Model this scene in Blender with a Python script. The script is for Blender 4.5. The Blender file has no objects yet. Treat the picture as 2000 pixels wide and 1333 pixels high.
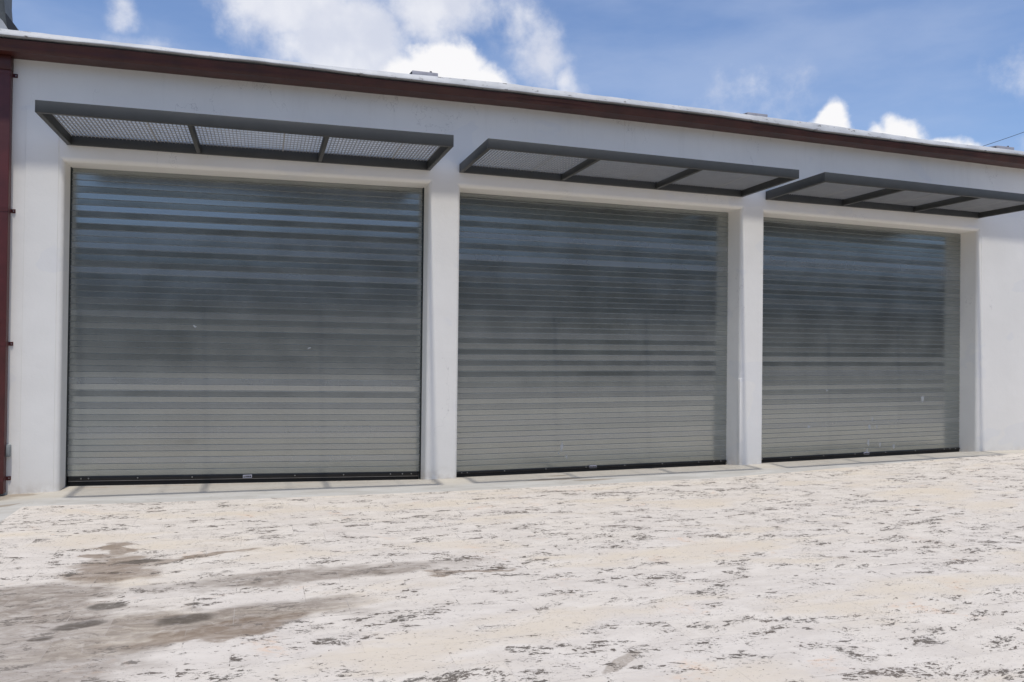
import bpy, bmesh, math, random
from mathutils import Vector, Matrix, noise
random.seed(7)
R = math.radians
C = bpy.context.scene.collection
sc = bpy.context.scene

# ------------------------------------------------------------------ camera
YAW, PIT, ROL = .3097, .0093, .0114
fw = Vector((math.sin(YAW)*math.cos(PIT), math.cos(YAW)*math.cos(PIT), math.sin(PIT)))
rt = Vector((math.cos(YAW), -math.sin(YAW), 0)); up = rt.cross(fw)
r2 = rt*math.cos(ROL) + up*math.sin(ROL); u2 = -rt*math.sin(ROL) + up*math.cos(ROL)
cd = bpy.data.cameras.new('camera'); cam = bpy.data.objects.new('camera', cd); C.objects.link(cam)
cd.sensor_width = 36; cd.lens = 1.5427/2*36; cd.clip_start = .05; cd.clip_end = 4000
M = Matrix((r2, u2, -fw)).transposed().to_4x4(); M.translation = Vector((2.1694, -10.2924, 1.7283))
cam.matrix_world = M
sc.camera = cam

# ------------------------------------------------------------------ node helper
class NT:
    def __init__(s, tree): s.t = tree
    def n(s, typ, **kw):
        x = s.t.nodes.new(typ)
        for k, v in kw.items(): setattr(x, k, v)
        return x
    def put(s, inp, v):
        if hasattr(v, 'is_linked') or isinstance(v, bpy.types.NodeSocket): s.t.links.new(v, inp)
        elif v is not None: inp.default_value = v
    def m(s, op, a, b=None, c=None, clamp=False):
        x = s.n('ShaderNodeMath', operation=op, use_clamp=clamp)
        for i, v in enumerate((a, b, c)):
            if v is not None: s.put(x.inputs[i], v)
        return x.outputs[0]
    def vm(s, op, a, b=None):
        x = s.n('ShaderNodeVectorMath', operation=op)
        s.put(x.inputs[0], a)
        if b is not None: s.put(x.inputs[1], b)
        return x.outputs['Value' if op in ('LENGTH', 'DOT_PRODUCT') else 'Vector']
    def noise(s, vec, scale, detail=4, rough=.55, dist=0):
        x = s.n('ShaderNodeTexNoise'); s.put(x.inputs['Vector'], vec)
        x.inputs['Scale'].default_value = scale; x.inputs['Detail'].default_value = detail
        x.inputs['Roughness'].default_value = rough; x.inputs['Distortion'].default_value = dist
        return x.outputs['Fac']
    def noisec(s, vec, scale, detail=3):
        x = s.n('ShaderNodeTexNoise'); s.put(x.inputs['Vector'], vec)
        x.inputs['Scale'].default_value = scale; x.inputs['Detail'].default_value = detail
        return x.outputs['Color']
    def ss(s, v, lo, hi, a=0., b=1.):
        x = s.n('ShaderNodeMapRange', interpolation_type='SMOOTHSTEP')
        s.put(x.inputs['Value'], v)
        for k, q in (('From Min', lo), ('From Max', hi), ('To Min', a), ('To Max', b)): s.put(x.inputs[k], q)
        return x.outputs[0]
    def mix(s, f, a, b, mode='MIX'):
        x = s.n('ShaderNodeMix', data_type='RGBA', blend_type=mode)
        for i, v in ((0, f), (6, a), (7, b)):
            if isinstance(v, tuple) and len(v) == 3: v = v+(1,)
            s.put(x.inputs[i], v)
        return x.outputs[2]
    def scale(s, vec, sx, sy, sz): return s.vm('MULTIPLY', vec, (sx, sy, sz))
    def sep(s, vec):
        x = s.n('ShaderNodeSeparateXYZ'); s.put(x.inputs[0], vec); return x.outputs
    def comb(s, a, b, c=0.):
        x = s.n('ShaderNodeCombineXYZ')
        for i, v in enumerate((a, b, c)): s.put(x.inputs[i], v)
        return x.outputs[0]

# ------------------------------------------------------------------ sun and sky
to_sun = Vector((-.13, -.93, 4.1)).normalized()
el = math.asin(to_sun.z); rot = math.atan2(to_sun.x, to_sun.y)
sl = bpy.data.lights.new('sun', 'SUN'); sl.energy = 3.3; sl.angle = R(1.4); sl.color = (1, .955, .885)
so = bpy.data.objects.new('sun', sl); C.objects.link(so)
so.rotation_euler = to_sun.to_track_quat('Z', 'Y').to_euler(); so.location = (0, -5, 30)

w = bpy.data.worlds.new("World"); sc.world = w; w.use_nodes = True
T = NT(w.node_tree); w.node_tree.nodes.clear()
sky = T.n('ShaderNodeTexSky', sky_type='NISHITA', sun_disc=False, sun_elevation=el, sun_rotation=rot,
          air_density=1.0, dust_density=.6, ozone_density=1.6)
tc = T.n('ShaderNodeTexCoord').outputs['Generated']
wrp = T.vm('SUBTRACT', T.noisec(tc, 9, 6), (.5, .5, .5))
wrp2 = T.vm('MULTIPLY', wrp, (.085, .085, .085))
d3 = T.vm('ADD', tc, wrp2)
dx, dy, dz = T.sep(d3)
azr = T.m('MULTIPLY', T.m('ARCTAN2', dx, dy), 57.2958)
elr = T.m('MULTIPLY', T.m('ARCSINE', T.vm('DOT_PRODUCT', T.vm('NORMALIZE', d3), (0, 0, 1))), 57.2958)
def blobs(lst):
    acc = None
    for (a, e, ra, re, k) in lst:
        u = T.m('DIVIDE', T.m('SUBTRACT', azr, a), ra); v = T.m('DIVIDE', T.m('SUBTRACT', elr, e), re)
        q = T.m('SQRT', T.m('ADD', T.m('MULTIPLY', u, u), T.m('MULTIPLY', v, v)))
        f = T.m('MULTIPLY', T.m('SUBTRACT', 1.25, q), k)
        acc = f if acc is None else T.m('MAXIMUM', acc, f)
    return acc
soft = blobs([(2.4, 23.2, 5.6, 3.0, 1.1), (5.0, 20.8, 6.4, 3.0, 1.15), (11.5, 22.8, 4.6, 2.4, .9), (7.5, 24.5, 5, 2, .8),
              (18.3, 23.4, 2.4, 2.4, .5), (19.6, 20.3, 2.4, 2.6, .72), (21.4, 18.8, 1.2, 1.8, .6),
              (-8.6, 20.7, 1.1, .8, .5), (-7.4, 19.2, 2.0, .7, .35), (34.5, 17.2, 2.4, 1.8, .22), (52.2, 17.0, 2.6, 1.8, .6),
              (52, 12.0, 2.0, 1.0, .55),
              (150, 34, 30, 9, .7), (-150, 28, 22, 7, .7), (-80, 30, 25, 8, .7), (95, 24, 20, 7, .7)])
hard = blobs([(12.6, 18.9, 3.0, 1.9, 1.), (10.2, 18.3, 2.6, 1.7, 1.), (15.0, 17.9, 2.2, 2.0, 1.), (7.5, 17.6, 2.5, 1.3, .8),
              (39.3, 14.5, 1.2, 1.5, 1.), (38.2, 13.9, 1.3, 1.0, 1.), (42.9, 13.5, 1.5, 1.5, 1.), (44.0, 13.8, 1.6, 1.9, 1.),
              (45.8, 12.5, 2.2, 1.2, 1.)])
fine = T.noise(tc, 14, 9, .62)
fine2 = T.noise(tc, 40, 7, .6)
sd = T.m('ADD', soft, T.m('MULTIPLY', T.m('SUBTRACT', fine, .5), 1.7))
sd = T.ss(sd, -.05, .85)
hd = T.m('ADD', hard, T.m('MULTIPLY', T.m('SUBTRACT', fine2, .5), .65))
hd = T.ss(hd, .05, .52)
veil = T.m('MULTIPLY', T.ss(T.noise(T.scale(tc, 1, 1, 3.2), 3.2, 6, .55), .38, .75), .30)
skyc = T.vm('MULTIPLY', sky.outputs[0], (1.15, 1.21, 1.38))
shade = T.ss(T.noise(tc, 18, 5, .5), .35, .7)
ccol = T.mix(shade, (6.9, 7.1, 7.9, 1), (8.6, 8.6, 8.9, 1))
veilc = T.mix(veil, skyc, (5.6, 6.3, 7.9, 1))
c1 = T.mix(T.m('MULTIPLY', sd, .84), veilc, ccol)
c2 = T.mix(hd, c1, (8.9, 8.85, 9.0, 1))
bg = T.n('ShaderNodeBackground'); w.node_tree.links.new(c2, bg.inputs[0]); bg.inputs[1].default_value = .095
wo = T.n('ShaderNodeOutputWorld'); w.node_tree.links.new(bg.outputs[0], wo.inputs[0])

sc.view_settings.view_transform = 'Standard'; sc.view_settings.look = 'None'
sc.view_settings.gamma = 1; sc.view_settings.use_curve_mapping = False; sc.view_settings.exposure = 0.18

# ------------------------------------------------------------------ materials
def newmat(name):
    m = bpy.data.materials.new(name); m.use_nodes = True
    N = NT(m.node_tree); b = m.node_tree.nodes['Principled BSDF']
    pos = N.n('ShaderNodeNewGeometry').outputs['Position']
    return m, N, b, pos
def bump(N, b, h, strength=.3, dist=.01):
    x = N.n('ShaderNodeBump'); x.inputs['Strength'].default_value = strength; x.inputs['Distance'].default_value = dist
    N.put(x.inputs['Height'], h); N.t.links.new(x.outputs[0], b.inputs['Normal'])
def ell(N, px, py, cx, cy, rx, ry, ang=0., soft=.5):
    u = N.m('SUBTRACT', px, cx); v = N.m('SUBTRACT', py, cy); c, s = math.cos(ang), math.sin(ang)
    a = N.m('DIVIDE', N.m('ADD', N.m('MULTIPLY', u, c), N.m('MULTIPLY', v, s)), rx)
    b = N.m('DIVIDE', N.m('SUBTRACT', N.m('MULTIPLY', v, c), N.m('MULTIPLY', u, s)), ry)
    q = N.m('ADD', N.m('MULTIPLY', a, a), N.m('MULTIPLY', b, b))
    return N.ss(q, 1-soft, 1+soft, 1., 0.)
def vmax(N, L):
    a = L[0]
    for x in L[1:]: a = N.m('MAXIMUM', a, x)
    return a

def mat_plaster():
    m, N, b, pos = newmat('white_plaster')
    a = N.ss(N.noise(pos, 1.1, 6, .6), .3, .75)
    col = N.mix(a, (.785, .762, .712), (.83, .808, .757))
    x, y, z = N.sep(pos)
    # grime runs below the gutter, broken and irregular along the wall
    st = N.ss(N.noise(N.scale(pos, 1.6, 1, .16), 2.0, 7, .75), .5, .75)
    run = N.m('MULTIPLY', st, N.ss(N.m('ADD', z, N.m('MULTIPLY', N.noise(N.scale(pos, 3, 1, 0), 2, 4), .9)), 4.55, 5.35))
    col = N.mix(N.m('MULTIPLY', run, .16), col, (.42, .39, .35))
    # small rust runs
    ru = N.m('MULTIPLY', N.ss(N.noise(N.scale(pos, 30, 1, .5), 1.0, 3), .70, .76), N.ss(z, 4.5, 4.9))
    col = N.mix(N.m('MULTIPLY', ru, .5), col, (.45, .27, .20))
    # splash dirt at the foot
    ft = N.m('MULTIPLY', N.ss(N.m('ADD', z, N.m('MULTIPLY', N.noise(pos, 7, 5), .14)), .04, .26, 1., 0.), N.ss(N.noise(pos, 9, 4), .35, .65))
    col = N.mix(N.m('MULTIPLY', ft, .45), col, (.46, .40, .32))
    pat = N.ss(N.noise(N.scale(pos, .9, 1, 1.3), 1.0, 3, .5, .4), .60, .62)
    col = N.mix(N.m('MULTIPLY', pat, .35), col, (.71, .71, .71))
    crk = N.m('MULTIPLY', N.ss(N.m('ABSOLUTE', N.m('SUBTRACT', N.noise(N.scale(pos, 1, 1, .6), .8, 6, .62), .5)), .0004, .0022, 1., 0.), N.ss(N.noise(pos, .5, 2), .5, .6))
    col = N.mix(N.m('MULTIPLY', crk, .4), col, (.4, .38, .36))
    sc_ = N.ss(N.noise(N.scale(pos, 4, 1, 14), 2.2, 5, .65), .66, .74)
    col = N.mix(N.m('MULTIPLY', sc_, .16), col, (.5, .5, .5))
    N.t.links.new(col, b.inputs['Base Color']); b.inputs['Roughness'].default_value = .75
    h = N.m('ADD', N.m('MULTIPLY', N.noise(pos, 2.4, 5, .6), 1.4), N.m('MULTIPLY', N.noise(pos, 45, 4, .6), .16))
    bump(N, b, h, .35, .012)
    return m

def mat_lintel():
    return mat_plaster()

def mat_metal(name, base, rough, metallic=1., var=.1, bumpy=.0):
    m, N, b, pos = newmat(name)
    v = N.noise(pos, 6, 6, .65)
    c0 = tuple(x*(1-var) for x in base); c1 = tuple(min(1, x*(1+var)) for x in base)
    N.t.links.new(N.mix(N.ss(v, .3, .7), c0, c1), b.inputs['Base Color'])
    N.put(b.inputs['Roughness'], N.ss(v, .3, .7, rough*.85, rough*1.15)); b.inputs['Metallic'].default_value = metallic
    if bumpy: bump(N, b, N.noise(pos, 25, 5, .6), bumpy, .004)
    return m

def mat_curtain():
    m, N, b, pos = newmat('galvanised_curtain')
    x, y, z = N.sep(pos)
    mot = N.noise(N.scale(pos, 1, 1, 1.2), 2.2, 3, .5)
    streak = N.noise(N.scale(pos, 14, 1, .35), 1.3, 5, .65)
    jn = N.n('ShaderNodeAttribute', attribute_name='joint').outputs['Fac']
    at = N.n('ShaderNodeAttribute', attribute_name='slat').outputs['Fac']
    col = N.mix(N.ss(mot, .3, .7), (.335, .352, .338), (.372, .39, .372))
    col = N.mix(N.m('MULTIPLY', at, .7), col, (.44, .455, .45))
    col = N.mix(N.m('MULTIPLY', N.ss(streak, .5, .75), .14), col, (.33, .35, .36))
    dirt = N.ss(N.noise(N.scale(pos, 7, 1, 25), 2, 6, .7), .60, .72)
    col = N.mix(N.m('MULTIPLY', dirt, .03), col, (.22, .23, .22))
    # hand-sized pale washes and splashes of paint near the foot of the right curtain
    dis = N.vm('MULTIPLY', N.vm('SUBTRACT', N.noisec(pos, 16, 3), (.5, .5, .5)), (.05, .05, .09))
    px, py, pz = N.sep(N.vm('ADD', pos, dis))
    sp = [(11.8, .50, .025, .045), (11.86, .62, .015, .03), (11.95, .49, .012, .03), (11.78, .24, .02, .05), (12.02, .20, .02, .035),
          (12.3, .17, .02, .04), (10.6, .52, .025, .02), (11.75, .10, .015, .03), (12.9, .95, .03, .05), (10.95, 1.1, .02, .02),
          (6.35, .32, .02, .06), (6.42, .17, .02, .03), (6.3, .22, .012, .02), (1.4, 1.95, .02, .008), (2.8, 1.7, .02, .01)]
    sm = vmax(N, [ell(N, px, pz, a, c, r, s) for a, c, r, s in sp])
    col = N.mix(N.m('MULTIPLY', sm, .45), col, (.7, .71, .74))
    haze = ell(N, px, pz, 7.2, 2.6, .10, .9, 0, .98)
    col = N.mix(N.m('MULTIPLY', haze, .10), col, (.6, .6, .55))
    N.t.links.new(col, b.inputs['Base Color'])
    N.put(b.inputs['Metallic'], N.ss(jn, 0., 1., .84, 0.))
    col = N.mix(N.m('MULTIPLY', jn, .92), col, (.014, .016, .016))  # shade of the slat grooves put into the joint colour as near black
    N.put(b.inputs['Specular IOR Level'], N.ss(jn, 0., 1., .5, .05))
    r = N.m('ADD', N.ss(mot, .3, .7, .16, .20), N.m('MULTIPLY', at, .10))
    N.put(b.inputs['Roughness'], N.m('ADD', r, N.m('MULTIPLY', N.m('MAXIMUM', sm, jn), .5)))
    bump(N, b, N.m('ADD', N.noise(N.scale(pos, 1, 1, .4), 1.5, 2), N.m('MULTIPLY', N.noise(pos, 60, 3), .0)), .035, .01)
    return m

def mat_paving():
    m, N, b, pos = newmat('coral_stone_paving')
    dis = N.vm('MULTIPLY', N.vm('SUBTRACT', N.noisec(pos, 2.2, 4), (.5, .5, .5)), (.5, .28, 0))
    wp = N.vm('ADD', pos, dis)
    br = N.n('ShaderNodeTexBrick'); br.offset = .37; br.offset_frequency = 2
    N.put(br.inputs['Vector'], N.vm('ADD', pos, (.12, .08, 0)))
    for k, v in (('Scale', 1.), ('Brick Width', .72), ('Row Height', .335), ('Mortar Size', .0035), ('Mortar Smooth', .3), ('Bias', 0.)):
        br.inputs[k].default_value = v
    br.inputs['Color1'].default_value = (0, 0, 0, 1); br.inputs['Color2'].default_value = (1, 1, 1, 1); br.inputs['Mortar'].default_value = (.5, .5, .5, 1)
    tile = N.sep(br.outputs['Color'])[0]; joint = br.outputs['Fac']
    # each slab is cut from another place of the rock
    off = N.comb(N.m('MULTIPLY', tile, 37.), N.m('MULTIPLY', tile, 17.), N.m('MULTIPLY', tile, 9.))
    rot = N.n('ShaderNodeVectorRotate', rotation_type='Z_AXIS'); N.put(rot.inputs['Vector'], pos)
    N.put(rot.inputs['Angle'], N.m('MULTIPLY', N.m('SUBTRACT', tile, .5), .7))
    tp = N.vm('ADD', rot.outputs[0], off)
    big = N.noise(N.scale(wp, .55, 1.5, 1), 1.0, 5, .55)
    base = N.mix(N.ss(N.noise(N.scale(wp, 1.6, 3.0, 1), 1.6, 9, .72), .35, .65), (.48, .435, .38), (.56, .515, .455))
    cream = N.ss(big, .50, .66)
    base = N.mix(N.m('MULTIPLY', cream, .75), base, (.52, .45, .35))
    base = N.mix(N.ss(tile, 0., 1., 0., .16), base, (.44, .41, .40))
    gr = N.ss(N.noise(N.scale(tp, 9, 18, 1), 1.6, 8, .75), .48, .72)
    base = N.mix(N.m('MULTIPLY', gr, .28), base, (.40, .37, .36))
    # pits and worm-like hollows of the coral rock, in clusters
    cl = N.ss(N.noise(N.scale(tp, 2.0, 4.2, 1), 1.5, 6, .68), .48, .61)
    cl = N.m('MULTIPLY', cl, N.m('SUBTRACT', 1., N.m('MULTIPLY', cream, .85)))
    n1 = N.noise(N.scale(tp, 17, 30, 1), 1.0, 6, .66, .5)
    n2 = N.noise(N.scale(tp, 42, 72, 1), 1.0, 4, .6, .6)
    p1 = N.ss(N.m('ADD', n1, N.m('MULTIPLY', cl, .145)), .655, .685)
    rid = N.ss(N.m('ABSOLUTE', N.m('SUBTRACT', N.noise(N.scale(tp, 7, 17, 1), 1.0, 4, .6, 1.0), .5)), .004, .022, 1., 0.)
    p2 = N.m('MULTIPLY', rid, N.m('MULTIPLY', cl, N.ss(n2, .5, .6)))
    p3 = N.ss(N.m('ADD', n2, N.m('MULTIPLY', cl, .12)), .66, .70)
    p4 = N.m('MULTIPLY', N.ss(N.m('ADD', N.noise(N.scale(tp, 4.5, 11, 1), 1.0, 5, .6, .4), N.m('MULTIPLY', cl, .10)), .66, .70), N.ss(n2, .40, .52))
    p1 = N.m('MAXIMUM', p1, p4)
    p5 = N.m('MULTIPLY', N.ss(N.noise(N.scale(tp, 52, 80, 1), 1.0, 2, .5), .66, .71), N.ss(N.noise(N.scale(wp, 1.4, 2.2, 1), 1.0, 4, .6), .42, .6))
    p1 = N.m('MAXIMUM', p1, N.m('MULTIPLY', p5, .75))
    pit = N.m('MAXIMUM', N.m('MAXIMUM', p1, N.m('MULTIPLY', p2, .9)), N.m('MULTIPLY', p3, .9))
    pc = N.mix(N.noise(wp, 3, 2), (.075, .048, .03), (.09, .085, .075))
    aur = N.m('MULTIPLY', cl, N.ss(n1, .5, .64))
    base = N.mix(N.m('MULTIPLY', aur, .2), base, (.34, .32, .30))
    rust = N.m('MULTIPLY', N.ss(N.noise(wp, 1.9, 5, .6), .60, .72), N.ss(n1, .42, .6))
    base = N.mix(N.m('MULTIPLY', rust, .55), base, (.56, .37, .24))
    # stains: an old spill dried on the slabs at the left
    x, y, z = N.sep(N.vm('ADD', pos, N.vm('MULTIPLY', N.vm('SUBTRACT', N.noisec(N.scale(pos, 1, 1.6, 1), 3.2, 8), (.5, .5, .5)), (.9, .55, 0))))
    wash = vmax(N, [ell(N, x, y, .70, -4.3, .55, .42, 0, .65), ell(N, x, y, 2.6, -4.15, 1.15, .19, .05, .85), ell(N, x, y, 1.0, -5.3, .60, .8, 0, .6),
                    ell(N, x, y, 2.1, -4.98, .75, .24, .12, .75), ell(N, x, y, 1.35, -4.9, .6, .22, 0, .4)])
    brown = vmax(N, [ell(N, x, y, 1.13, -3.58, .34, .36, .0, .6), ell(N, x, y, 1.03, -3.0, .15, .25, 0, .4), ell(N, x, y, 3.75, -4.35, .35, .07, -.1, .5),
                     ell(N, x, y, 1.75, -3.35, .4, .07, .3, .6), ell(N, x, y, 1.95, -5.2, .5, .12, .25, .5)])
    xs, ys, zs = N.sep(N.vm('ADD', pos, N.vm('MULTIPLY', N.vm('SUBTRACT', N.noisec(pos, 14, 3), (.5, .5, .5)), (.06, .06, 0))))
    spots = vmax(N, [ell(N, xs, ys, 1.24, -4.52, .12, .07), ell(N, xs, ys, 1.14, -4.86, .15, .07, .3), ell(N, xs, ys, .98, -5.05, .07, .04)                    ,
                     ell(N, xs, ys, 1.3, -3.42, .17, .06), ell(N, xs, ys, 1.75, -4.92, .17, .10, .1, .6),
                     ell(N, xs, ys, 1.77, -4.62, .05, .03)])
    stick = N.m('MULTIPLY', ell(N, xs, ys, 4.11, -6.30, .21, .045, .64, .25), N.ss(N.noise(pos, 45, 4), .3, .55, .55, .9))
    base = N.mix(N.m('MULTIPLY', stick, .75), base, (.24, .20, .16))
    spots = N.m('MULTIPLY', spots, N.ss(N.noise(pos, 30, 4), .25, .5, .6, 1.))
    wtx = N.ss(N.noise(N.scale(wp, 2, 4, 1), 3.2, 8, .7), .28, .62, .35, 1.)
    base = N.mix(N.m('MULTIPLY', N.m('MULTIPLY', wash, wtx), N.ss(tile, .1, .9, .86, .66)), base, (.165, .13, .10))
    base = N.mix(N.m('MULTIPLY', N.m('MULTIPLY', brown, N.m('ADD', .35, N.m('MULTIPLY', wtx, .65))), .85), base, (.165, .118, .078))
    base = N.mix(N.m('MULTIPLY', spots, .8), base, (.05, .038, .026))
    lite = N.ss(N.m('ABSOLUTE', N.m('SUBTRACT', N.noise(N.scale(wp, 1, 2.6, 1), 1.6, 4, .5), .47)), .0, .02, 1., 0.)
    base = N.mix(N.m('MULTIPLY', N.m('MULTIPLY', lite, wash), .22), base, (.46, .42, .39))
    pm = N.m('MULTIPLY', pit, N.m('SUBTRACT', 1., N.m('MULTIPLY', wash, .3)))
    base = N.mix(N.m('MULTIPLY', pm, .94), base, pc)
    jv = N.m('MULTIPLY', joint, N.ss(N.noise(pos, 1.3, 4),   .45, .65, .04, .4))
    base = N.mix(N.m('MULTIPLY', joint, N.m('MULTIPLY', wash, .22)), base, (.42, .38, .35))
    base = N.mix(jv, base, (.30, .27, .24))
    N.t.links.new(base, b.inputs['Base Color'])
    N.put(b.inputs['Roughness'], N.m('SUBTRACT', .85, N.m('MULTIPLY', wash, .2)))
    h = N.m('SUBTRACT', N.m('MULTIPLY', N.noise(N.scale(tp, 3, 7, 1), 2, 6, .6), .8), N.m('ADD', N.m('MULTIPLY', pit, .9), N.m('MULTIPLY', joint, .4)))
    bump(N, b, h, .45, .008)
    return m

def mat_concrete():
    m, N, b, pos = newmat('apron_concrete')
    x, y, z = N.sep(pos)
    col = N.mix(N.ss(N.noise(N.scale(pos, .7, 2, 1), 2, 6, .6), .3, .7), (.34, .325, .295), (.43, .42, .395))
    inner = N.ss(N.m('ADD', y, N.m('MULTIPLY', N.noise(pos, 1.5, 4), .3)), -.45, -.1)
    col = N.mix(N.m('MULTIPLY', inner, .55), col, (.42, .375, .30))
    col = N.mix(N.m('MULTIPLY', N.ss(N.noise(pos, 5, 6, .7), .55, .75), .3), col, (.24, .22, .18))
    # rust line left by the curtain foot
    ln = N.m('MULTIPLY', N.ss(N.m('ABSOLUTE', N.m('SUBTRACT', y, .19)), .006, .03, 1., 0.), N.ss(N.noise(N.scale(pos, 3, 0, 0), 1.4, 3), .35, .6))
    col = N.mix(N.m('MULTIPLY', ln, .65), col, (.30, .17, .08))
    xs, ys, zs = N.sep(N.vm('ADD', pos, N.vm('MULTIPLY', N.vm('SUBTRACT', N.noisec(pos, 5, 4), (.5, .5, .5)), (.3, .12, 0))))
    wet = vmax(N, [ell(N, xs, ys, 6.0, -.42, .42, .07), ell(N, xs, ys, 6.45, -.6, .3, .05), ell(N, xs, ys, 6.1, -.15, .2, .05),
                   ell(N, xs, ys, -.55, -.12, .34, .12), ell(N, xs, ys, -.9, -.3, .5, .16), ell(N, xs, ys, -.45, -.75, .25, .06, .4)])
    col = N.mix(N.m('MULTIPLY', wet, .62), col, (.17, .125, .08))
    cr = N.ss(N.m('ABSOLUTE', N.m('SUBTRACT', N.noise(N.scale(pos, 1, 1, 1), .9, 5, .6), .5)), .0006, .003, 1., 0.)
    col = N.mix(N.m('MULTIPLY', cr, .35), col, (.2, .18, .15))
    N.t.links.new(col, b.inputs['Base Color']); b.inputs['Roughness'].default_value = .85
    bump(N, b, N.noise(pos, 60, 5, .7), .2, .004)
    return m

def mat_flashing():
    m, N, b, pos = newmat('coated_roof_edge')
    col = N.mix(N.ss(N.noise(pos, 3, 5), .3, .7), (.36, .37, .38), (.47, .475, .48))
    tar = N.ss(N.noise(N.scale(pos, 5, 5, 16), 1.7, 6, .7), .60, .66)
    col = N.mix(tar, col, (.09, .08, .075))
    N.t.links.new(col, b.inputs['Base Color']); b.inputs['Roughness'].default_value = .6
    bump(N, b, N.noise(pos, 9, 5, .6), .5, .012)
    return m

def mat_plain(name, c, rough=.6, metallic=0., var=.12, scale=8, bmp=0.):
    m, N, b, pos = newmat(name)
    v = N.noise(pos, scale, 6, .6)
    N.t.links.new(N.mix(N.ss(v, .3, .7), tuple(x*(1-var) for x in c), tuple(x*(1+var) for x in c)), b.inputs['Base Color'])
    b.inputs['Roughness'].default_value = rough; b.inputs['Metallic'].default_value = metallic
    if bmp: bump(N, b, N.noise(pos, 14, 4), bmp, .01)
    return m

MP = mat_plaster(); MC = mat_curtain(); MPAV = mat_paving(); MCON = mat_concrete(); MFL = mat_flashing()
MG = mat_plain('red_brown_gutter_paint', (.055, .0125, .0085), .45, 0., .25, 3, .25)
MPIPE = mat_plain('dark_red_pipe_paint', (.075, .013, .012), .45, 0., .18, 4, .1)
MFR = mat_plain('grey_green_frame_paint', (.043, .0435, .040), .5, 0., .08, 5)
MGRT = mat_metal('galvanised_grating', (.35, .343, .325), .5, .1, .08)
MBLK = mat_plain('black_bottom_bar', (.008, .008, .009), .35, 0., .2)
MRUB = mat_plain('black_rubber', (.006, .006, .006), .7)
MGD = mat_plain('dark_guide_steel', (.02, .026, .026), .5, .3)
MBOLT = mat_metal('bolt_steel', (.45, .45, .45), .4)
MLAB = mat_plain('label_plate', (.42, .42, .48), .5)
MINK = mat_plain('label_ink', (.04, .04, .05), .6)
MASP = mat_plain('asphalt', (.19, .185, .175), .9, 0., .2, 2)
MROOF = mat_plain('roof_coating', (.5, .5, .5), .7, 0., .1, 2)
MBOX = mat_plain('grey_box_paint', (.24, .26, .26), .5, 0, .1)
MVENT = mat_plain('vent_sheet_metal', (.34, .33, .35), .5, .2, .12)
MDK = mat_plain('dark_stack_metal', (.03, .032, .036), .5, .2, .2)
MGS = mat_plain('grey_stack_metal', (.075, .08, .078), .5, .3, .2)
MLEAF = mat_plain('foliage', (.125, .135, .105), .8, 0., .5, 1.2)
MCAB = mat_plain('cable_black', (.02, .02, .02), .6)

# ------------------------------------------------------------------ mesh helpers
def obj(name, bm, mat, parent=None, smooth=None):
    bmesh.ops.recalc_face_normals(bm, faces=bm.faces)
    me = bpy.data.meshes.new(name); bm.to_mesh(me); bm.free()
    me.materials.append(mat)
    o = bpy.data.objects.new(name, me); C.objects.link(o)
    if smooth is not None:
        for p in me.polygons: p.use_smooth = True
        try: me.set_sharp_from_angle(angle=R(smooth))
        except Exception: pass
    if parent: o.parent = parent; o.matrix_parent_inverse = parent.matrix_world.inverted()
    return o
def tag(o, label=None, cat=None, group=None, kind=None):
    if label: o['label'] = label
    if cat: o['category'] = cat
    if group: o['group'] = group
    if kind: o['kind'] = kind
    return o
def empty(name, loc=(0, 0, 0), parent=None):
    e = bpy.data.objects.new(name, None); C.objects.link(e)
    e.matrix_world = Matrix.Translation(loc); e.empty_display_size = .2
    bpy.context.view_layer.update()
    if parent: e.parent = parent; e.matrix_parent_inverse = parent.matrix_world.inverted()
    return e
def hexa(bm, p):     # 8 corners: bottom 4 (ccw) then top 4
    v = [bm.verts.new(q) for q in p]
    for f in ((3, 2, 1, 0), (4, 5, 6, 7), (0, 1, 5, 4), (1, 2, 6, 5), (2, 3, 7, 6), (3, 0, 4, 7)):
        bm.faces.new([v[i] for i in f])
    return v
def box(bm, x0, x1, y0, y1, z0, z1):
    return hexa(bm, [(x0, y0, z0), (x1, y0, z0), (x1, y1, z0), (x0, y1, z0), (x0, y0, z1), (x1, y0, z1), (x1, y1, z1), (x0, y1, z1)])
def bar(bm, xa, xb, y0, y1, za0, za1, zb0, zb1):   # long bar in x with its own z at each end
    return hexa(bm, [(xa, y0, za0), (xb, y0, zb0), (xb, y1, zb0), (xa, y1, za0), (xa, y0, za1), (xb, y0, zb1), (xb, y1, zb1), (xa, y1, za1)])
def bev(bm, w, seg=2, ang=30):
    bm.normal_update()
    es = [e for e in bm.edges if len(e.link_faces) == 2 and e.calc_face_angle(0) > R(ang)]
    bmesh.ops.bevel(bm, geom=es, offset=w, segments=seg, profile=.5, affect='EDGES')
def lerp(a, b, t): return a+(b-a)*t
def tab(T_, x):
    if x <= T_[0][0]: return T_[0][1]
    for (a, va), (b, vb) in zip(T_, T_[1:]):
        if x <= b: return lerp(va, vb, (x-a)/(b-a))
    return T_[-1][1]
def tube(bm, pts, r, n=8):
    rings = []
    for i, p in enumerate(pts):
        p = Vector(p); a = Vector(pts[max(0, i-1)]); c = Vector(pts[min(len(pts)-1, i+1)])
        d = (c-a).normalized(); s = d.cross(Vector((0, 0, 1)))
        if s.length < .01: s = Vector((1, 0, 0))
        s.normalize(); t = d.cross(s)
        rings.append([bm.verts.new(p+s*r*math.cos(k*2*math.pi/n)+t*r*math.sin(k*2*math.pi/n)) for k in range(n)])
    for a, b in zip(rings, rings[1:]):
        for k in range(n): bm.faces.new((a[k], a[(k+1) % n], b[(k+1) % n], b[k]))
    bm.faces.new(rings[0]); bm.faces.new(rings[-1])

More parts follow.
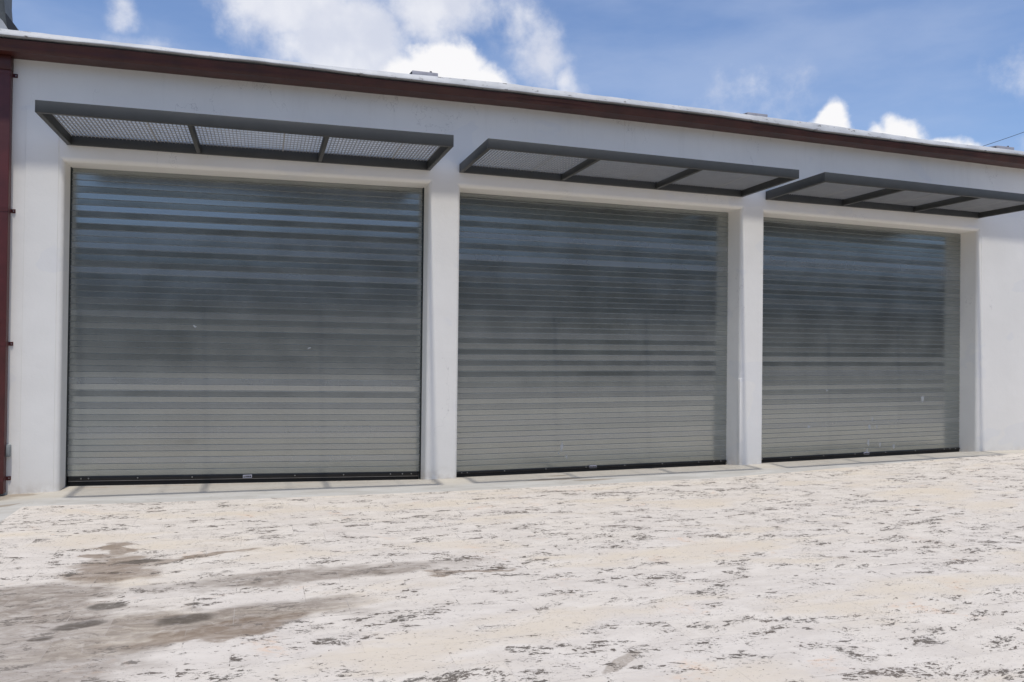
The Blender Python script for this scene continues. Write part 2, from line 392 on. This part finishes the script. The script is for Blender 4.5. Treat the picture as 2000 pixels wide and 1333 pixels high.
# ------------------------------------------------------------------ ground
H0 = [(-.7, .005), (0, .026), (1.2, .016), (4.3, -.011), (4.72, -.013), (9.1, .016), (9.5, .018), (13.7, .090), (14.8, .088), (22, .088)]
H1 = [(-.7, .028), (0, .024), (4.28, -.067), (4.8, -.060), (9.09, -.030), (9.74, -.026), (13.74, .036), (22, .036)]
def gz(x, y):
    h0 = tab(H0, x)
    if y > 0: return lerp(h0, tab(H1, x), min(1, y/.346))
    t = max(0, min(1, (-y-1.0)/4.0)); t = t*t*(3-2*t)
    return lerp(h0, 0, t)
def sheet(xs, ys, dz, keep=lambda x, y: True):
    bm = bmesh.new(); V = {}
    for i, x in enumerate(xs):
        for j, y in enumerate(ys): V[i, j] = bm.verts.new((x, y, gz(x, y)+dz))
    for i in range(len(xs)-1):
        for j in range(len(ys)-1):
            if keep((xs[i]+xs[i+1])/2, (ys[j]+ys[j+1])/2): bm.faces.new((V[i, j], V[i+1, j], V[i+1, j+1], V[i, j+1]))
    return bm
def fr(a, b, n): return [lerp(a, b, i/n) for i in range(n+1)]
xs = [-1500, -300, -60, -20, -8] + fr(-2, 16, 60) + [20, 24, 60, 300, 1500]
ys = [-1500, -300, -60, -20] + fr(-12, -1, 22) + fr(-.9, .6, 10) + [4, 12, 60, 300, 1500]
tag(obj('ground', sheet(xs, ys, -.012), MASP, smooth=60), kind='structure')
# coral stone paving, its far edge follows the apron
EDGE = [(-.155, -.895), (1.1, -.965), (2.95, -.955), (4.53, -.94), (8.06, -.965), (10.9, -.66), (14.3, -.37), (22, -.3)]
bm = bmesh.new(); ex = fr(-.155, 22, 120); rows = [0, .02, .06, .12, .2, .3, .4, .55, .7, .85, 1]
VV = [[bm.verts.new((x, lerp(tab(EDGE, x), -14, t), gz(x, lerp(tab(EDGE, x), -14, t)))) for t in rows] for x in ex]
for a, b in zip(VV, VV[1:]):
    for j in range(len(rows)-1): bm.faces.new((a[j], a[j+1], b[j+1], b[j]))
tag(obj('paving', bm, MPAV, smooth=60), kind='structure')
bm = sheet([-6] + fr(-2, 16, 60) + [20, 22], fr(-1.2, .6, 18), -.006)
tag(obj('apron', bm, MCON, smooth=60), kind='structure')
bm = sheet([-6, -3, -2, -1.2, -.7, -.4, -.155], fr(-14, -1.2, 14), -.006)
tag(obj('concrete_path', bm, MCON, smooth=60), kind='structure')

# ------------------------------------------------------------------ the warehouse
WH = empty('warehouse', (7, 0, 0))
tag(WH, 'long white plastered warehouse with three grey roller doors and a red brown gutter', 'building')
OP = [  # opening: left x, right x, top z left, top z right
    (-.010, 4.284, 3.840, 3.905), (4.716, 9.078, 3.885, 3.875), (9.494, 13.705, 3.850, 3.800)]
WT = [(-6, 4.93), (-.6, 4.964), (2.1, 4.997), (5.4, 5.032), (8, 5.015), (10.5, 4.987), (14.7, 4.926), (22, 4.88)]
RR = .055; DEEP = .40
def wx(x, z):   # slight unevenness in the plaster face
    return 0.004*noise.noise(Vector((x*.6, z*.6, 3.1)))
def build_wall():
    bm = bmesh.new()
    cols = [-6.0]
    for (a, b, c, d) in OP: cols += [a-RR, b+RR]
    cols.append(22.0)
    def quad(xa, xb, z0a, z0b, nx, nz, top=True, z1=None):
        grid = []
        for i in range(nx+1):
            x = lerp(xa, xb, i/nx); zb = lerp(z0a, z0b, i/nx); zt = tab(WT, x)+.06
            grid.append([bm.verts.new((x, 0, lerp(zb, zt, j/nz))) for j in range(nz+1)])
        for a, b in zip(grid, grid[1:]):
            for j in range(nz): bm.faces.new((a[j], b[j], b[j+1], a[j+1]))
    for k in range(0, len(cols), 2):
        quad(cols[k], cols[k+1], -.15, -.15, 8, 12)
    for (a, b, c, d) in OP: quad(a-RR, b+RR, c+RR, d+RR, 16, 4)
    # rounded reveals
    n = 16; prof = [(RR*(1-math.sin(t)), RR*(1-math.cos(t))) for t in [math.pi/2*i/n for i in range(n+1)]] + [(0, DEEP*.6), (0, DEEP)]
    for (a, b, c, d) in OP:
        rings = []
        for o, y in prof:
            rings.append([bm.verts.new(p) for p in ((a-o, y, -.15), (a-o, y, c+o), (b+o, y, d+o), (b+o, y, -.15))])
        for p, q in zip(rings, rings[1:]):
            for i in range(3): bm.faces.new((p[i], p[i+1], q[i+1], q[i]))
    # shallow raised plaster strips beside the openings
    return bm
wall = obj('wall', build_wall(), MP, WH)
bm = bmesh.new()
box(bm, -6, 22, .41, .6, -.15, 0)   # foundation line behind the doors, below grade
for a, b, c, d in ((-6, -5.8, 0.002, 12), (21.8, 22, 0.002, 12), (-5.8, 21.8, 11.8, 12)): box(bm, a, b, c, d, -.15, 4.9)
obj('side_wall', bm, MP, WH)
# proud plaster pier on the left and corner beads
bm = bmesh.new()
hexa(bm, [(-.414, -.006, -.1), (-.068, -.006, -.1), (-.068, .002, -.1), (-.414, .002, -.1), (-.404, -.006, 4.44), (-.068, -.006, 4.44), (-.068, .002, 4.44), (-.404, .002, 4.44)])
bev(bm, .0025, 2)
obj('plaster_pier', bm, MP, WH)
bm = bmesh.new()
hexa(bm, [(13.775, -.004, -.1), (13.893, -.004, -.1), (13.893, .002, -.1), (13.775, .002, -.1), (13.775, -.004, 3.7), (13.878, -.004, 3.7), (13.878, .002, 3.7), (13.775, .002, 3.7)])
bev(bm, .0025, 2)
obj('plaster_pier', bm, MP, WH)
bm = bmesh.new(); box(bm, 9.072, 9.125, -.009, .05, -.05, 1.31); bev(bm, .006, 3)
obj('corner_guard', bm, MP, WH, smooth=50)
# roof
FT = [(-6, 5.18), (-.6, 5.194), (.4, 5.196), (2.1, 5.205), (3.3, 5.212), (5.35, 5.25), (6.85, 5.232), (8.47, 5.219), (10.25, 5.199), (12.2, 5.146), (14.4, 5.134), (22, 5.10)]
GT = [(-6, 5.09), (-.6, 5.103), (.4, 5.119), (2.1, 5.134), (3.3, 5.127), (5.35, 5.137), (6.85, 5.137), (8.47, 5.130), (10.25, 5.075), (12.2, 5.056), (14.4, 5.050), (22, 5.02)]
def wob(x, k, amp): return amp*(noise.noise(Vector((x*.9, k, 0)))+.6*noise.noise(Vector((x*2.7, k, 5)))+.3*noise.noise(Vector((x*8, k, 9))))
X = fr(-6, 22, 280)
bm = bmesh.new(); prev = None
for x in X:
    ft = tab(FT, x); ring = [bm.verts.new(p) for p in ((x, -.262, ft-.006), (x, 3.5, ft+1.05), (x, 12.0, ft+.3), (x, 12.0, 4.95), (x, .003, 5.09), (x, -.262, ft-.05))] if int(round((x+6)*10)) % 10 == 0 or x in (X[0], X[-1]) else None
    if ring is None: continue
    if prev:
        for i in range(6): bm.faces.new((prev[i], prev[(i+1) % 6], ring[(i+1) % 6], ring[i]))
    else: bm.faces.new(ring)
    prev = ring
bm.faces.new(prev)
roof = obj('roof', bm, MROOF, WH)
def strip(profile, name, mat, parent, smooth=40, X=X):
    bm = bmesh.new(); prev = None
    for x in X:
        ring = [bm.verts.new(p) for p in profile(x)]
        if prev:
            n = len(ring)
            for i in range(n): bm.faces.new((prev[i], prev[(i+1) % n], ring[(i+1) % n], ring[i]))
        else: bm.faces.new(ring)
        prev = ring
    bm.faces.new(prev)
    return obj(name, bm, mat, parent, smooth)
def pf(x):
    g = tab(GT, x)+.014+wob(x, 1, .006); f = tab(FT, x)+.012+wob(x, 2, .009)+.004*noise.noise(Vector((x*25, 0, 0)))
    return [(x, -.318, g+.004), (x, -.317, g+.014), (x, -.292, (g+f)/2), (x, -.270, f-.008), (x, -.255, f), (x, -.235, f-.004), (x, -.245, g-.004), (x, -.296, g-.001)]
obj_fl = strip(pf, 'roof_flashing', MFL, WH)
def pg(x):
    g = tab(GT, x)-.010+wob(x, 1, .006); wz = tab(WT, x)+wob(x, 4, .004); yb = -.262+wob(x, 6, .006)
    return [(x, -.003, wz), (x, -.20, wz-.002), (x, yb+.012, wz+.002), (x, yb, wz+.014), (x, yb-.004, wz+.05), (x, -.272, g-.045), (x, -.282, g-.018), (x, -.284, g-.004),
            (x, -.276, g), (x, -.235, g-.03), (x, -.225, g+.002), (x, -.003, g+.002)]
strip(pg, 'gutter', MG, WH)
bm = bmesh.new()
for x in [i*1.22-.4 for i in range(18)]:      # lapped joints of the gutter
    g = tab(GT, x); wz = tab(WT, x)
    box(bm, x, x+.03, -.2865, -.26, wz+.06, g-.05)
bm.free()

# doors
DR = [  # xl, xr, bottom z left/right, top z left/right, metal edge line
    (-.006, 4.276, .031, -.065, 3.92, 3.98, 2.05), (4.70, 9.088, -.057, -.026, 3.96, 3.95, 6.83), (9.47, 13.715, -.023, .038, 3.93, 3.87, 11.72)]
YD = .352
BB = .115
def curtain(xl, xr, bl, br, tl, tr, seed):
    rnd = random.Random(seed); bm = bmesh.new(); vals = []; jvals = []; n = 51; nx = 26
    prof = [(0, .008), (.05, .0078), (.075, 0), (.5, -.0001), (.945, 0), (.972, .007), (1.0, .008)]
    us_ = [0, .004, .012, .022]+fr(.04, .96, 20)+[.978, .988, .996, 1]; nx = len(us_)-1; xsn = [lerp(xl, xr, u) for u in us_]
    amp = rnd.uniform(.8, 1.1)
    for s in range(n):
        v = s/n
        alt = (1 if s % 2 else -1)
        # how strongly neighbouring slats lean against each other, in patches up the curtain
        env = .28+sum(h*math.exp(-((v-c)/w_)**2) for c, w_, h in {2: ((.80, .13, .95), (.26, .06, .9), (.50, .04, .6)),
              3: ((.36, .09, 1.0), (.66, .14, .6), (.14, .03, .3)), 4: ((.42, .05, .9), (.72, .12, .75), (.22, .03, .4))}[seed])
        if v < .16: env *= .25
        if v > .93: env *= .2
        lean = alt*.0225*env*amp*rnd.uniform(.6, 1.2) + rnd.gauss(0, .0088)
        tw = rnd.gauss(0, .0065)
        rows = []; sv = rnd.choice([0, .15, .3, .5, 1.])*rnd.random()
        for t, y in prof:
            row = []
            for i, x in enumerate(xsn):
                fx = us_[i]
                hold = min(1, min(fx, 1-fx)*45)          # the guides hold the slat ends straight
                L = (lean+tw*(fx-.5)+.0016*noise.noise(Vector((x*.8, s*.37, seed))))*hold
                h0 = lerp(bl, br, fx); h1 = lerp(tl, tr, fx); ph = (h1-h0)/n
                z = h0+ph*(s+t)
                row.append(bm.verts.new((x, YD+y+L*ph*(t-.5)*(1 if .06 < t < .96 else 0), z)))
            rows.append(row)
        for q_, (a, b) in enumerate(zip(rows, rows[1:])):
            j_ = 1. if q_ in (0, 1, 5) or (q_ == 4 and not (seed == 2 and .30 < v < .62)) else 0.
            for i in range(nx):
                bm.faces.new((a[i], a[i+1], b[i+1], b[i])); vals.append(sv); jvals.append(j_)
    return bm, vals, jvals
for k, (xl, xr, bl, br, tl, tr, lx) in enumerate(DR):
    D = empty('roller_door', ((xl+xr)/2, YD, (bl+br)/2), WH)
    BB = .10 if k == 0 else .068
    cbm, vals, jvals = curtain(xl, xr, bl+BB, br+BB, tl, tr, k+2)
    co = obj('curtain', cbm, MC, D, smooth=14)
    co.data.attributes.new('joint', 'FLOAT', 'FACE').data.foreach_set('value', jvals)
    co.data.attributes.new('slat', 'FLOAT', 'FACE').data.foreach_set('value', vals)
    zb = lambda x: lerp(bl, br, (x-xl)/(xr-xl))
    bm = bmesh.new()
    bar(bm, xl+.02, xr-.02, YD-.022, YD+.01, bl+.04, bl+BB, br+.04, br+BB); bev(bm, .004, 2)
    obj('bottom_bar', bm, MBLK, D, smooth=40)
    bm = bmesh.new(); bar(bm, xl+.02, xr-.02, YD-.030, YD-.0225, bl+.044, bl+.050, br+.044, br+.050)
    obj('bar_lip', bm, mat_metal('worn_lip', (.30, .30, .31), .35) if k == 0 else MBLK, D)
    bm = bmesh.new(); bar(bm, xl+.02, xr-.02, YD-.012, YD+.02, bl-.03, bl+.0435, br-.03, br+.0435); bev(bm, .006, 2)
    obj('rubber_seal', bm, MRUB, D, smooth=40)
    for sx, s in ((xl, 1), (xr, -1)):
        bm = bmesh.new(); a, b = (sx-.01, sx+.006) if s > 0 else (sx-.006, sx+.02)
        z0 = zb(sx)-.03; z1 = (tl if s > 0 else tr)+.02
        box(bm, a, b, YD-.035, YD-.006, z0, z1)
        obj('guide_rail', bm, MGD, D)
    x = xl+.16; bx = []
    while x < xr-.08:
        bx.append(x); x += .62
    bx += [xl+.24, xr-.24, xr-.12]
    for x in bx:
        bm = bmesh.new(); bmesh.ops.create_cone(bm, cap_ends=True, segments=10, radius1=.009, radius2=.006, depth=.01)
        bmesh.ops.rotate(bm, verts=bm.verts, matrix=Matrix.Rotation(R(90), 3, 'X')); bmesh.ops.translate(bm, verts=bm.verts, vec=(x, YD-.026, zb(x)+(.077 if k == 0 else .056)))
        obj('bolt', bm, MBOLT, D, smooth=40)
    bm = bmesh.new(); z = zb(lx)+(.074 if k == 0 else .058)
    box(bm, lx-.055, lx+.055, YD-.027, YD-.0225, z-.02, z+.02); bev(bm, .002, 1)
    lb = obj('label_plate', bm, MLAB, D)
    bm = bmesh.new()
    for j, (a, b) in enumerate(((-.045, -.025), (-.02, -.008), (-.003, .018), (.023, .045))): box(bm, lx+a, lx+b, YD-.0285, YD-.0272, z-.009, z+.010)
    obj('label_print', bm, MINK, D)

# ------------------------------------------------------------------ canopies
CN = [  # x left/right at the front, x left/right at the wall, front top zl/zr, front bottom zl/zr, back bottom zl/zr
    ((.010, 4.287), (.014, 4.296), (4.150, 4.197), (4.028, 4.062), (4.027, 4.070), 'grey steel canopy with bright mesh panels over the left roller door'),
    ((4.702, 9.052), (4.692, 9.092), (4.199, 4.173), (4.082, 4.056), (4.074, 4.049), 'grey steel canopy with mesh panels over the middle roller door'),
    ((9.465, 13.70), (9.498, 13.714), (4.178, 4.122), (4.048, 4.006), (4.038, 4.011), 'grey steel canopy with dull mesh panels over the right roller door')]
PR = 1.37; TW = .05
for k, (xf, xb, ft, fb, bb, lab) in enumerate(CN):
    E_ = tag(empty('entrance_canopy', ((xf[0]+xf[1])/2, 0, bb[0])), lab, 'canopy', 'canopies over the roller doors')
    bt = (bb[0]+ft[0]-fb[0], bb[1]+ft[1]-fb[1])
    def P(u, y):   # u 0..1 across, y from 0 (wall) to -PR
        t = -y/PR; x = lerp(lerp(xb[0], xf[0], t), lerp(xb[1], xf[1], t), u)
        return x, lerp(lerp(bb[0], fb[0], t), lerp(bb[1], fb[1], t), u), lerp(lerp(bt[0], ft[0], t), lerp(bt[1], ft[1], t), u)
    def member(u0, u1, y0, y1, shrink=0, inset=0):
        bm = bmesh.new(); q = []
        c = [(u0, y1), (u1, y1), (u1, y0), (u0, y0)]
        for lv in (0, 1):
            for (u, y) in c:
                x, zl, zt = P(u, y); q.append((x, y, zl+inset if lv == 0 else zt-shrink))
        hexa(bm, q); bev(bm, .004, 2); return bm
    W_ = xf[1]-xf[0]; du = TW/W_
    obj('front_beam', member(0, 1, -PR+TW, -PR), MFR, E_, 40)
    obj('wall_beam', member(du, 1-du, -.004, -.05, .0, .001), MFR, E_, 40)
    for u in (0, 1-du): obj('side_beam', member(u, u+du, -.004, -PR+TW+.0), MFR, E_, 40)
    us = [1/3, 2/3]
    for u in us: obj('cross_beam', member(u-du*.45, u+du*.45, -.052, -PR+TW+.002, .028, .004), MFR, E_, 40)
    # ledge angle that carries the grating
    bm = member(du, 1-du, -.052, -.075, .031, .0)
    bm.free()
    ed = [0+du*1.05]+us+[1-du*1.05]
    for a, b in zip(ed, ed[1:]):
        bm = bmesh.new()
        a2, b2 = a+du*.06, b-du*.06
        nxp = int(round((b-a)*W_/.041)); nyp = 12; Y0, Y1 = -.055, -PR+TW+.004
        def bars(u0, u1, y0, y1, top, h):
            c = [(u0, y1), (u1, y1), (u1, y0), (u0, y0)]; q = []
            for lv in (0, 1):
                for (u, y) in c:
                    x, zl, zt = P(u, y); q.append((x, y, zt-top-h if lv == 0 else zt-top))
            hexa(bm, q)
        w1 = .0042/W_
        for i in range(nxp+1):
            u = lerp(a2+w1, b2-w1, i/nxp)
            seam = (i == int(nxp*.69))
            bars(u-w1*(1.8 if seam else .5), u+w1*(1.8 if seam else .5), Y0, Y1, .004, .024)
        for j in range(nyp+1):
            y = lerp(Y0, Y1, j/nyp)
            bars(a2, b2, y+.004, y-.004, .0055, .010)
        obj('grating', bm, MGRT, E_)

# ------------------------------------------------------------------ small things on and by the wall
DP = tag(empty('downpipe', (-.69, -.05, 0)), 'dark red rectangular downpipe running down the wall at the left edge', 'downpipe')
bm = bmesh.new(); box(bm, -.86, -.540, -.115, -.012, .03, 4.80); bev(bm, .008, 3); obj('pipe', bm, MPIPE, DP, smooth=40)
bm = bmesh.new(); box(bm, -.875, -.535, -.125, -.010, 4.80, 4.962); bev(bm, .006, 2); obj('outlet', bm, MG, DP, smooth=40)
for z in (4.77, 3.225, 1.715, .19):
    bm = bmesh.new(); box(bm, -.87, -.5365, -.1175, -.114, z-.022, z+.022); box(bm, -.5385, -.5365, -.1175, -.004, z-.022, z+.022)
    box(bm, -.5365, -.495, -.008, -.003, z-.022, z+.022)
    s = obj('strap', bm, MPIPE, DP)
    bm = bmesh.new(); bmesh.ops.create_cone(bm, cap_ends=True, segments=10, radius1=.008, radius2=.006, depth=.008)
    bmesh.ops.rotate(bm, verts=bm.verts, matrix=Matrix.Rotation(R(90), 3, 'X')); bmesh.ops.translate(bm, verts=bm.verts, vec=(-.513, -.012, z))
    obj('screw', bm, MBOLT, s, smooth=40)
JB = tag(empty('junction_box', (-.53, 0, .43)), 'small grey metal junction box low on the wall beside the downpipe', 'junction box')
bm = bmesh.new(); box(bm, -.575, -.497, -.050, -.001, .437, .575); bev(bm, .006, 2); obj('body', bm, MBOX, JB, smooth=40)
# (the pipe is cut back behind the box by standing 1 cm off the wall)
bm = bmesh.new(); box(bm, -.535, -.500, -.058, -.0505, .45, .562); bev(bm, .003, 2); obj('cover', bm, MBOX, JB, smooth=40)

for i, (xa, xb_, z0, lab, c) in enumerate(((4.06, 4.41, 5.33, 'long pale grey sheet metal roof vent against the white cloud', 1), (9.24, 9.60, 5.30, 'flat weathered roof vent above the gap between middle and right doors', 0),
                                          (14.23, 14.62, 5.235, 'low roof vent with a knob near the right edge of the photo', 1))):
    V_ = tag(empty('roof_vent', ((xa+xb_)/2, .25, z0)), lab, 'roof vent', 'low vents along the roof edge')
    bm = bmesh.new(); hexa(bm, [(xa, .10, z0-.05), (xb_, .10, z0-.05), (xb_, .45, z0-.02), (xa, .45, z0-.02), (xa, .10, z0+.085), (xb_, .10, z0+.085), (xb_, .42, z0+.12), (xa, .42, z0+.12)]); bev(bm, .006, 2)
    obj('hood', bm, MVENT, V_, smooth=40)
    bm = bmesh.new(); hexa(bm, [(xa-.05, .12, z0-.04), (xa-.001, .12, z0-.04), (xa-.001, .4, z0-.02), (xa-.05, .4, z0-.02), (xa-.012, .12, z0+.07), (xa-.001, .12, z0+.07), (xa-.001, .4, z0+.1), (xa-.012, .4, z0+.1)])
    obj('end_flap', bm, MDK, V_)
    if c:
        bm = bmesh.new(); bmesh.ops.create_uvsphere(bm, u_segments=10, v_segments=6, radius=.018); bmesh.ops.translate(bm, verts=bm.verts, vec=(xb_-.09, .15, z0+.1)); obj('knob', bm, MDK, V_, smooth=60)

ST = tag(empty('roof_stack', (-.85, .35, 5.3)), 'dark grey metal stack with a flared foot on the roof at the top left corner', 'roof stack')
bm = bmesh.new()
def ring(pts): return [bm.verts.new(p) for p in pts]
lv = [ring([(xr0-.36, y0, z), (xr0, y0, z), (xr0, y0+.3, z), (xr0-.36, y0+.3, z)]) for xr0, y0, z in ((-.70, .20, 7.0), (-.70, .20, 5.70), (-.688, .20, 5.56), (-.664, .19, 5.40), (-.650, .19, 5.30))]
for a, b in zip(lv, lv[1:]):
    for i in range(4): bm.faces.new((a[i], a[(i+1) % 4], b[(i+1) % 4], b[i]))
bm.faces.new(lv[0]); bm.faces.new(lv[-1])
obj('shaft', bm, MGS, ST)
bm = bmesh.new()
pr_ = [(-.683, 5.55), (-.655, 5.515), (-.585, 5.42), (-.552, 5.355), (-.55, 5.25), (-.64, 5.25), (-.655, 5.36)]
a = [bm.verts.new((x, .188, z)) for x, z in pr_]; b = [bm.verts.new((x, .5, z)) for x, z in pr_]
bm.faces.new(a); bm.faces.new(b)
for i in range(len(a)): bm.faces.new((a[i], a[(i+1) % len(a)], b[(i+1) % len(a)], b[i]))
obj('skirt', bm, MDK, ST)
bm = bmesh.new()
pr_ = [(-1.6, 5.72), (-.74, 5.475), (-.70, 5.44), (-.655, 5.365), (-.60, 5.25), (-1.6, 5.25)]
a = [bm.verts.new((x, .14, z)) for x, z in pr_]; b = [bm.verts.new((x, .186, z)) for x, z in pr_]
bm.faces.new(a); bm.faces.new(b)
for i in range(len(a)): bm.faces.new((a[i], a[(i+1) % len(a)], b[(i+1) % len(a)], b[i]))
obj('upstand', bm, MFL, ST)

# overhead cable far behind, strung between poles out of sight
bm = bmesh.new(); A = Vector((40, 30, 12.78)); B = Vector((60, 30, 19.92))
pts = [A.lerp(B, t)-Vector((0, 0, .25*4*t*(1-t)-.2)) for t in fr(0, 1, 24)]
tube(bm, pts, .018, 6)
tag(obj('power_cable', bm, MCAB), 'thin black overhead cable rising to the right behind the roof', 'cable')

# woods across the yard, behind the photographer (unseen; heights shaped for the reflections in the doors)
bm = bmesh.new(); rnd = random.Random(3)
for i in range(80):
    x = -70+i*2.1+rnd.uniform(-1, 1); y = -50+rnd.uniform(-4, 4); h = rnd.uniform(10.8, 11.8) if x < 3 else rnd.uniform(13.4, 14.6); r = rnd.uniform(2.2, 3.6)
    m = Matrix.Translation((x, y, h-r*.9)) @ Matrix.Diagonal((r, r, r*1.0, 1))
    ret = bmesh.ops.create_icosphere(bm, subdivisions=3, radius=1, matrix=m)
    for v in ret['verts']:
        n_ = noise.noise(v.co*.7)*.9+noise.noise(v.co*2.1)*.5
        v.co += (v.co-Vector((x, y, h-r*.9))).normalized()*n_
    m = Matrix.Translation((x, y, h*.4)) @ Matrix.Diagonal((2.7, 2.7, h*.46, 1))
    bmesh.ops.create_icosphere(bm, subdivisions=2, radius=1, matrix=m)
tag(obj('distant_woods', bm, MLEAF, smooth=30), 'unseen dark green woods behind the camera, shaped for the door reflections', 'woods', kind='stuff')

# unseen pale building before the woods, added to tone the door reflections
AB = tag(empty('reflection_building', (6, -46, 0)), 'unseen low beige building behind the camera, added for the door reflections', 'building')
bm = bmesh.new(); box(bm, -34, 52, -54, -46, -.2, 4.3)
obj('wall', bm, mat_plain('beige_render', (.50, .44, .36), .8, 0, .1, 1), AB)
bm = bmesh.new(); box(bm, -34.5, 52.5, -54.5, -45.6, 4.31, 4.6); obj('roof', bm, MROOF, AB)
for i in range(10):
    bm = bmesh.new(); x = -28+i*8; box(bm, x, x+1.8, -45.99, -45.93, 1.0, 2.3); obj('window', bm, MGD, AB)
